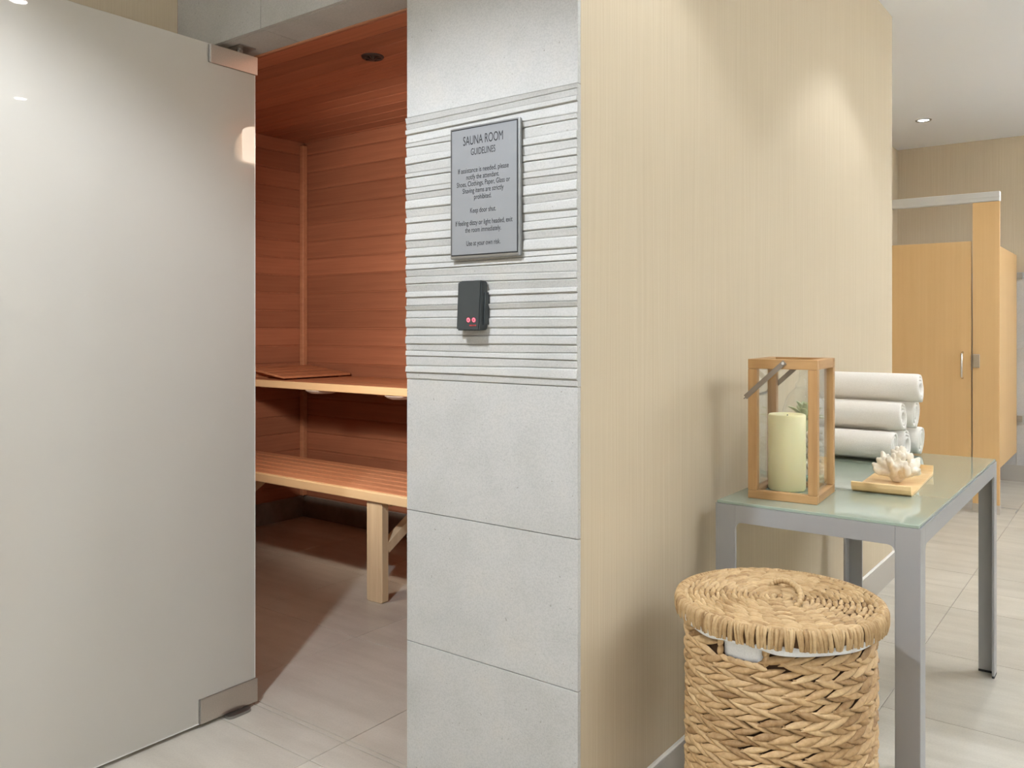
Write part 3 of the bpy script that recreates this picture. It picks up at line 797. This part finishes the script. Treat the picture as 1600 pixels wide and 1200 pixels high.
# coral: one branching body
rc = random.Random(21)
bm = bmesh.new()
def blobchain(p, d, L, r0, r1):
    N = 5; pts = []; rad = []; q = Vector(p); dd = Vector(d).normalized()
    for i in range(N+1):
        t = i/N; pts.append(q.copy()); rad.append(r0+(r1-r0)*t)
        q = q+dd*(L/N); dd = (dd+Vector((rc.uniform(-.22, .22), rc.uniform(-.22, .22), rc.uniform(-.12, .22)))).normalized()
    pts += [q-dd*(L/N)+dd*r1*.6, q-dd*(L/N)+dd*r1*.95]; rad += [r1*.75, r1*.25]
    tube(bm, pts, rad, 8); return pts[N//2], pts[N], dd
def sphere_dir(el, az): return Vector((math.cos(el)*math.cos(az), math.cos(el)*math.sin(az), math.sin(el)))
for k in range(30):
    el = math.asin(rc.uniform(.02, 1)); az = k*2.399+rc.uniform(-.3, .3)
    d = sphere_dir(el, az); d.x *= 1.05
    m_, e_, dd = blobchain((0, 0, .018), d, rc.uniform(.040, .056), .0095, .0075)
    for s in range(rc.choice((2, 3, 3))):
        nd = dd+Vector((rc.uniform(-.9, .9), rc.uniform(-.9, .9), rc.uniform(-.4, .7)))
        if e_.z < .012 and nd.z < 0: nd.z = abs(nd.z)
        blobchain(e_-dd*.006, nd, rc.uniform(.014, .024), .0076, .0064)
bmesh.ops.create_icosphere(bm, subdivisions=2, radius=.022, matrix=Matrix.Translation((0, 0, .02)))
for v in bm.verts: v.co.z *= 1.32; v.co.x *= 1.04; v.co.y *= 1.04
for v in bm.verts:
    if v.co.z < .003: v.co.z = .003
co = obj('coral', bm, CORAL, None, (-.587, 2.675, GT+.0045), smooth=True)
tag(co, 'white branching coral ornament on the bamboo tray', 'ornament')
rm = co.modifiers.new('fuse', 'REMESH'); rm.mode = 'VOXEL'; rm.voxel_size = .0021; rm.use_smooth_shade = True
sm = co.modifiers.new('soften', 'SMOOTH'); sm.factor = .5; sm.iterations = 3

# ------------------------------------------------------------------ woven hamper
HX, HY, HR, HZ = -.635, 1.803, .212, .64
hp = tag(empty('laundry_hamper', (HX, HY, 0)), 'round woven water hyacinth hamper with lid in front of the glass table', 'hamper')
rw = random.Random(5)
class Weave:
    def __init__(s): s.v = []; s.f = []; s.t = []
    def ribbon(s, P, S, N, Wd, H, tone):
        b = len(s.v); n = len(P)
        for p, sd, nn, wd, h in zip(P, S, N, Wd, H):
            s.v += [p-sd*wd, p-sd*wd*.55+nn*h*.8, p+nn*h, p+sd*wd*.55+nn*h*.8, p+sd*wd]
        for i in range(n-1):
            for k in range(4):
                s.f.append((b+i*5+k, b+i*5+k+1, b+(i+1)*5+k+1, b+(i+1)*5+k)); s.t.append(tone)
    def build(s, name, mat, parent, loc=(0, 0, 0)):
        me = bpy.data.meshes.new(name); me.from_pydata([tuple(v) for v in s.v], [], s.f)
        at = me.attributes.new('tone', 'FLOAT', 'FACE'); at.data.foreach_set('value', s.t)
        me.materials.append(mat); me.polygons.foreach_set('use_smooth', [True]*len(s.f))
        return link(name, me, parent, loc)
def tone(): return min(1, max(0, rw.gauss(.5, .30)))
BR = .190
HOLE = (math.radians(-150), math.radians(-122), .505, .555)   # hand hole: angles and heights
hole_mid = math.atan2(1.60-HY, -.72-HX)
HA0, HA1, HZ0, HZ1 = -1.83, -1.37, .558, .606
def in_hole(a, z):
    a = (a+PI) % (2*PI)-PI
    return HA0 < a < HA1 and HZ0 < z < HZ1
# dark inner shell with the hand hole left open
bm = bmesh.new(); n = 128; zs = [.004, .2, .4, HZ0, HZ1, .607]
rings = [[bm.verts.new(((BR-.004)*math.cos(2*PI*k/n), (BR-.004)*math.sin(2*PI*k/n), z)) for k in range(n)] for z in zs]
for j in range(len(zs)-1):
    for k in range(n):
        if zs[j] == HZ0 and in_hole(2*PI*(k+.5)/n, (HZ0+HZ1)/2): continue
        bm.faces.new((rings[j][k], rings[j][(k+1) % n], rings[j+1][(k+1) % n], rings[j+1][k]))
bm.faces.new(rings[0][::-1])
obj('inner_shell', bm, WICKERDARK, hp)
rowh = .0152; nrow = int(.592/rowh)
ns = 30
for i in range(nrow):
    W_ = Weave(); zc = .010+rowh*i; sgn = 1 if i % 2 else -1; phs = rw.random()*.2+(i//2)*.5
    for k in range(ns):
        a0 = 2*PI*(k+phs)/ns+rw.uniform(-.02, .02)
        if in_hole(a0, zc+.003) or in_hole(a0+.13, zc+.003) or in_hole(a0-.13, zc+.003): continue
        Lh = .040*rw.uniform(.9, 1.1); al = math.radians(24*sgn+rw.uniform(-6, 6)); wd = .0086*rw.uniform(.8, 1.15)
        rj = rw.uniform(-.0015, .0018)
        P, Sd, Nn, Ww, Hh = [], [], [], [], []
        for q in range(8):
            u = -1+2*q/7
            a = a0+u*Lh*math.cos(al)/BR; z = max(.003, zc+u*Lh*.62*math.sin(al))
            nrm = Vector((math.cos(a), math.sin(a), 0)); tan = Vector((-math.sin(a), math.cos(a), 0))
            d = tan*math.cos(al)+Vector((0, 0, 1))*math.sin(al); sd = nrm.cross(d)
            r = BR+.0010-.0040*u+rj
            P.append(nrm*r+Vector((0, 0, z))); Sd.append(sd); Nn.append(nrm)
            Ww.append(wd*max(.06, (1-abs(u)**1.8))**.8); Hh.append(.0082*max(.05, 1-u*u)**.6)
        W_.ribbon(P, Sd, Nn, Ww, Hh, tone())
    W_.build('woven_row', WICKER, hp)
# hand-hole surround: horizontal strands along the edge
W_ = Weave()
for z in (HZ0-.004,):
    for k in range(5):
        a0 = HA0+(HA1-HA0)*(k+.5)/5
        P, Sd, Nn, Ww, Hh = [], [], [], [], []
        for q in range(7):
            u = -1+2*q/6; a = a0+u*.075; nrm = Vector((math.cos(a), math.sin(a), 0))
            P.append(nrm*(BR+.003)+Vector((0, 0, z-.003*u))); Sd.append(Vector((0, 0, 1))); Nn.append(nrm); Ww.append(.007*max(.1, 1-u*u)**.5); Hh.append(.006*max(.1, 1-u*u)**.5)
        W_.ribbon(P, Sd, Nn, Ww, Hh, tone())
for a0 in (HA0-.02, HA1+.02):
    for k in range(3):
        z = HZ0+.01+.018*k; P, Sd, Nn, Ww, Hh = [], [], [], [], []
        for q in range(7):
            u = -1+2*q/6; nrm = Vector((math.cos(a0+.012*u), math.sin(a0+.012*u), 0))
            P.append(nrm*(BR+.003)+Vector((0, 0, z+u*.012))); Sd.append(Vector((math.sin(a0), -math.cos(a0), 0))); Nn.append(nrm); Ww.append(.008*max(.1, 1-u*u)**.5); Hh.append(.006*max(.1, 1-u*u)**.5)
        W_.ribbon(P, Sd, Nn, Ww, Hh, tone())
W_.build('hand_hole_edge', WICKER, hp)
# cotton liner: inside wall and the band folded over the rim
bm = bmesh.new()
prof = [(BR-.012, .30), (BR-.010, .545), (BR-.010, .562), (BR-.010, .582), (BR-.008, .602), (BR+.0, .609), (BR+.009, .607), (BR+.0125, .601), (BR+.0125, .588), (BR+.010, .5875)]
n = 144; rings = []
for i, (r, z) in enumerate(prof):
    ring = []
    for k in range(n):
        a = 2*PI*k/n; da = (a-(HA0+HA1)/2+PI) % (2*PI)-PI
        near = math.exp(-(da/.27)**4)
        rr_ = r+.0012*math.sin(9*a)+(.0085*near if 2 <= i <= 4 else 0)
        zz = z+(.0018*math.sin(2*a+.6)+.0008*math.sin(7*a)+.0065*near if i >= 8 else 0)
        ring.append(bm.verts.new((rr_*math.cos(a), rr_*math.sin(a), zz)))
    rings.append(ring)
for a, b in zip(rings, rings[1:]):
    for k in range(n): bm.faces.new((a[k], a[(k+1) % n], b[(k+1) % n], b[k]))
o = obj('cotton_liner', bm, LINER, hp, smooth=True); o['label'] = 'white cotton liner'
# lid
lid = obj('lid', (lambda b: (lathe(b, [(HR-.010, .598), (HR-.008, HZ-.006), (.0, HZ-.006)], 72), b)[1])(bmesh.new()), LIDCORE, hp)
r = HR-.004; ring = 0
while r > .006:
    W_ = Weave(); n = max(5, int(2*PI*r/.031)); sgn = 1 if ring % 2 else -1
    for k in range(n):
        a0 = 2*PI*(k+ring*.37)/n+rw.uniform(-.02, .02); Lh = min(.022, r*.75)*rw.uniform(.9, 1.15); al = math.radians(15*sgn+rw.uniform(-7, 7)); wd = .0060*rw.uniform(.8, 1.15); zj = rw.uniform(-.0012, .0012)
        P, Sd, Nn, Ww, Hh = [], [], [], [], []
        for q in range(7):
            u = -1+2*q/6; a = a0+u*Lh/r; rr_ = r+u*Lh*.45*math.sin(al)
            rad = Vector((math.cos(a), math.sin(a), 0)); tan = Vector((-math.sin(a), math.cos(a), 0))
            P.append(rad*rr_+Vector((0, 0, HZ-.0065-.0026*u+zj))); Sd.append(rad*-1); Nn.append(Vector((0, 0, 1)))
            Ww.append(wd*max(.08, 1-abs(u)**2.2)**.7); Hh.append(.0076*max(.05, 1-u*u)**.6)
        W_.ribbon(P, Sd, Nn, Ww, Hh, min(1, tone()+.1))
    W_.build('woven_ring', WICKERTOP, lid)
    r -= .0115; ring += 1
W_ = Weave(); n = 235
for k in range(n):
    a0 = 2*PI*k/n+rw.uniform(-.012, .012); lean = rw.uniform(-.045, .045); wd = rw.uniform(.0028, .0050); zb = .6005+rw.uniform(-.002, .002)
    path = [(HR-.014, HZ-.0045), (HR-.007, HZ-.0005), (HR+.001, HZ-.0025), (HR+.0045, HZ-.012), (HR+.0050, HZ-.028), (HR+.0040, zb)]
    P, Sd, Nn, Ww, Hh = [], [], [], [], []
    for q, (rr_, z) in enumerate(path):
        t = max(0, (HZ-z)/.045); a = a0+lean*t
        rad = Vector((math.cos(a), math.sin(a), 0)); tan = Vector((-math.sin(a), math.cos(a), 0))
        nn = (rad*min(1, .2+q*.25)+Vector((0, 0, max(0, 1-q*.4)))).normalized()
        P.append(rad*rr_+Vector((0, 0, z))); Sd.append(tan); Nn.append(nn); Ww.append(wd*(.6, .8, .9, 1, 1, .9)[q]); Hh.append((.001, .003, .004, .0045, .004, .002)[q])
    W_.ribbon(P, Sd, Nn, Ww, Hh, min(1, max(0, rw.gauss(.5, .28))))
W_.build('wrapped_rim', WICKERTOP, lid)
# loop handle wrapped with cord
p0 = Vector((-.725-HX, 1.985-HY, HZ-.004)); p1 = Vector((-.632-HX, 1.862-HY, HZ-.004))
p0 = Vector((-.042, .064, HZ-.004)); p1 = Vector((.051, -.042, HZ-.004))
bm = bmesh.new(); pts = []
mid_ = (p0+p1)/2; hv = (p1-p0)/2
lift = Vector((.018, .022, .024))
N = 56
pts = [mid_-hv*math.cos(PI*i/N)+lift*math.sin(PI*i/N)**.75 for i in range(N+1)]
tube(bm, pts, [.0058+.0011*(1 if (i//2) % 2 else -1) for i in range(N+1)], 10)
W_h = obj('handle', bm, WICKERTOP, lid, smooth=True)
W_h.data.attributes.new('tone', 'FLOAT', 'FACE').data.foreach_set('value', [.45+.5*((i//20) % 2) for i in range(len(W_h.data.polygons))])

# ------------------------------------------------------------------ toilet cubicle at the end of the corridor
PY = 6.286
tp = tag(empty('toilet_partition', (-1.0, PY, 0)), 'maple laminate toilet cubicle front with steel headrail at the corridor end', 'partition')
ox, oy = -1.0, PY
def tbox(name, x0, x1, y0, y1, z0, z1, mat, bev=.001, parent=None): return box(name, x0-ox, x1-ox, y0-oy, y1-oy, z0, z1, mat, parent or tp, bev)
dor = tbox('door', -1.69, -.9235, PY+.004, PY+.026, .18, 1.793, MAPLE)
tbox('pilaster', -.915, -.759, PY, PY+.030, .06, 2.045, MAPLE)
tbox('shoe', -.917, -.757, PY-.002, PY+.032, .0, .0595, STEEL)
hr_ = tbox('headrail', -1.70, -.755, PY-.008, PY+.038, 2.046, 2.110, ALU, .004)
tbox('rail_groove', -1.70, -.756, PY-.0105, PY-.008, 2.070, 2.082, ALU, .001, hr_)
tbox('side_panel', -.835, -.815, PY+.032, FARY-.03, .235, 1.793, MAPLE)
for z in (1.63, .50):
    tbox('bracket', -.812, -.775, FARY-.05, FARY-.0125, z-.025, z+.025, STEELEDGE)
bm = bmesh.new(); tube(bm, [(-.975-ox, .003, .885), (-.975-ox, -.030, .895), (-.975-ox, -.034, .97), (-.975-ox, -.030, 1.045), (-.975-ox, .003, 1.055)], .0075, 8)
obj('pull_handle', bm, CHROME, dor, smooth=True)
tbox('latch', -.912, -.872, PY-.012, PY-.0002, .955, 1.045, CHROME, .002)
tbox('latch_keeper', -.9225, -.916, PY-.006, PY+.02, .94, 1.04, STEELEDGE, 0)
# thin dark strip set in the floor by the cubicle
ft = tag(empty('floor_strip', (-.735, 6.5, 0)), 'thin dark metal strip set in the floor beside the cubicle', 'strip')
box('long_bar', -.055, .055, .052, .058, -.0005, .002, STEELEDGE, ft)
box('short_bar', .048, .055, -.075, .052, -.0005, .002, STEELEDGE, ft)

# ------------------------------------------------------------------ ceiling downlights
names = ['recessed downlight in front of the sauna doorway', 'recessed downlight above the hamper and table', 'recessed downlight beyond the glass table', 'recessed downlight before the toilet cubicle',
         'small recessed downlight with dark ring above the cubicle door', 'recessed downlight right of the cubicle', 'recessed downlight at the near end of the outer corridor row',
         'recessed downlight in the middle of the outer corridor row', 'recessed downlight at the far end of the outer corridor row',
         'recessed downlight in the middle of the near corridor', 'recessed downlight in the rear corner behind the glass door', 'recessed downlight in the rear corner of the outer side']
def dl_mesh():
    a = bmesh.new(); lathe(a, [(.036, -.001), (.040, -.006), (.052, -.007), (.056, -.0005)], 32)
    b = bmesh.new(); lathe(b, [(.0, -.0015), (.0365, -.0012)], 32)
    return mesh_from_bm('trim_ring', a, STEELEDGE, True), mesh_from_bm('lens', b, GLOW)
ra, rb = dl_mesh()
for (x, y, p, c), nm in zip(DOWNLIGHTS, names):
    e = tag(empty('downlight', (x, y, CEIL)), nm, 'downlight', 'recessed ceiling downlights')
    link('trim_ring', ra, e); link('lens', rb, e)

for (x, y, z, rz, p), nm in zip(FILL_UPLIGHTS, ('added white fill light trough nearest the sauna side on the outer wall', 'added white fill light trough in the middle of the outer wall', 'added white fill light trough at the far end of the outer wall', 'added white fill light trough on the corridor end wall')):
    e = tag(empty('fill_uplight', (x, y, z), rz), nm, 'lamp', 'added wall fill troughs')  # unseen troughs added around the ceiling fill lamps
    bm = bmesh.new()
    sgn = -1 if rz else -1
    add_box(bm, -.48, .48, -.075, -.065, -.05, .075); add_box(bm, -.48, .48, .065, .085, -.05, .075); add_box(bm, -.48, .48, -.065, .065, -.05, -.04)
    add_box(bm, -.48, -.47, -.065, .065, -.04, .075); add_box(bm, .47, .48, -.065, .065, -.04, .075)
    obj('trough', bm, PAINT, e)
    bm = bmesh.new(); add_box(bm, -.465, .465, -.06, .06, -.035, .05, .004); obj('diffuser', bm, OPAL, e)
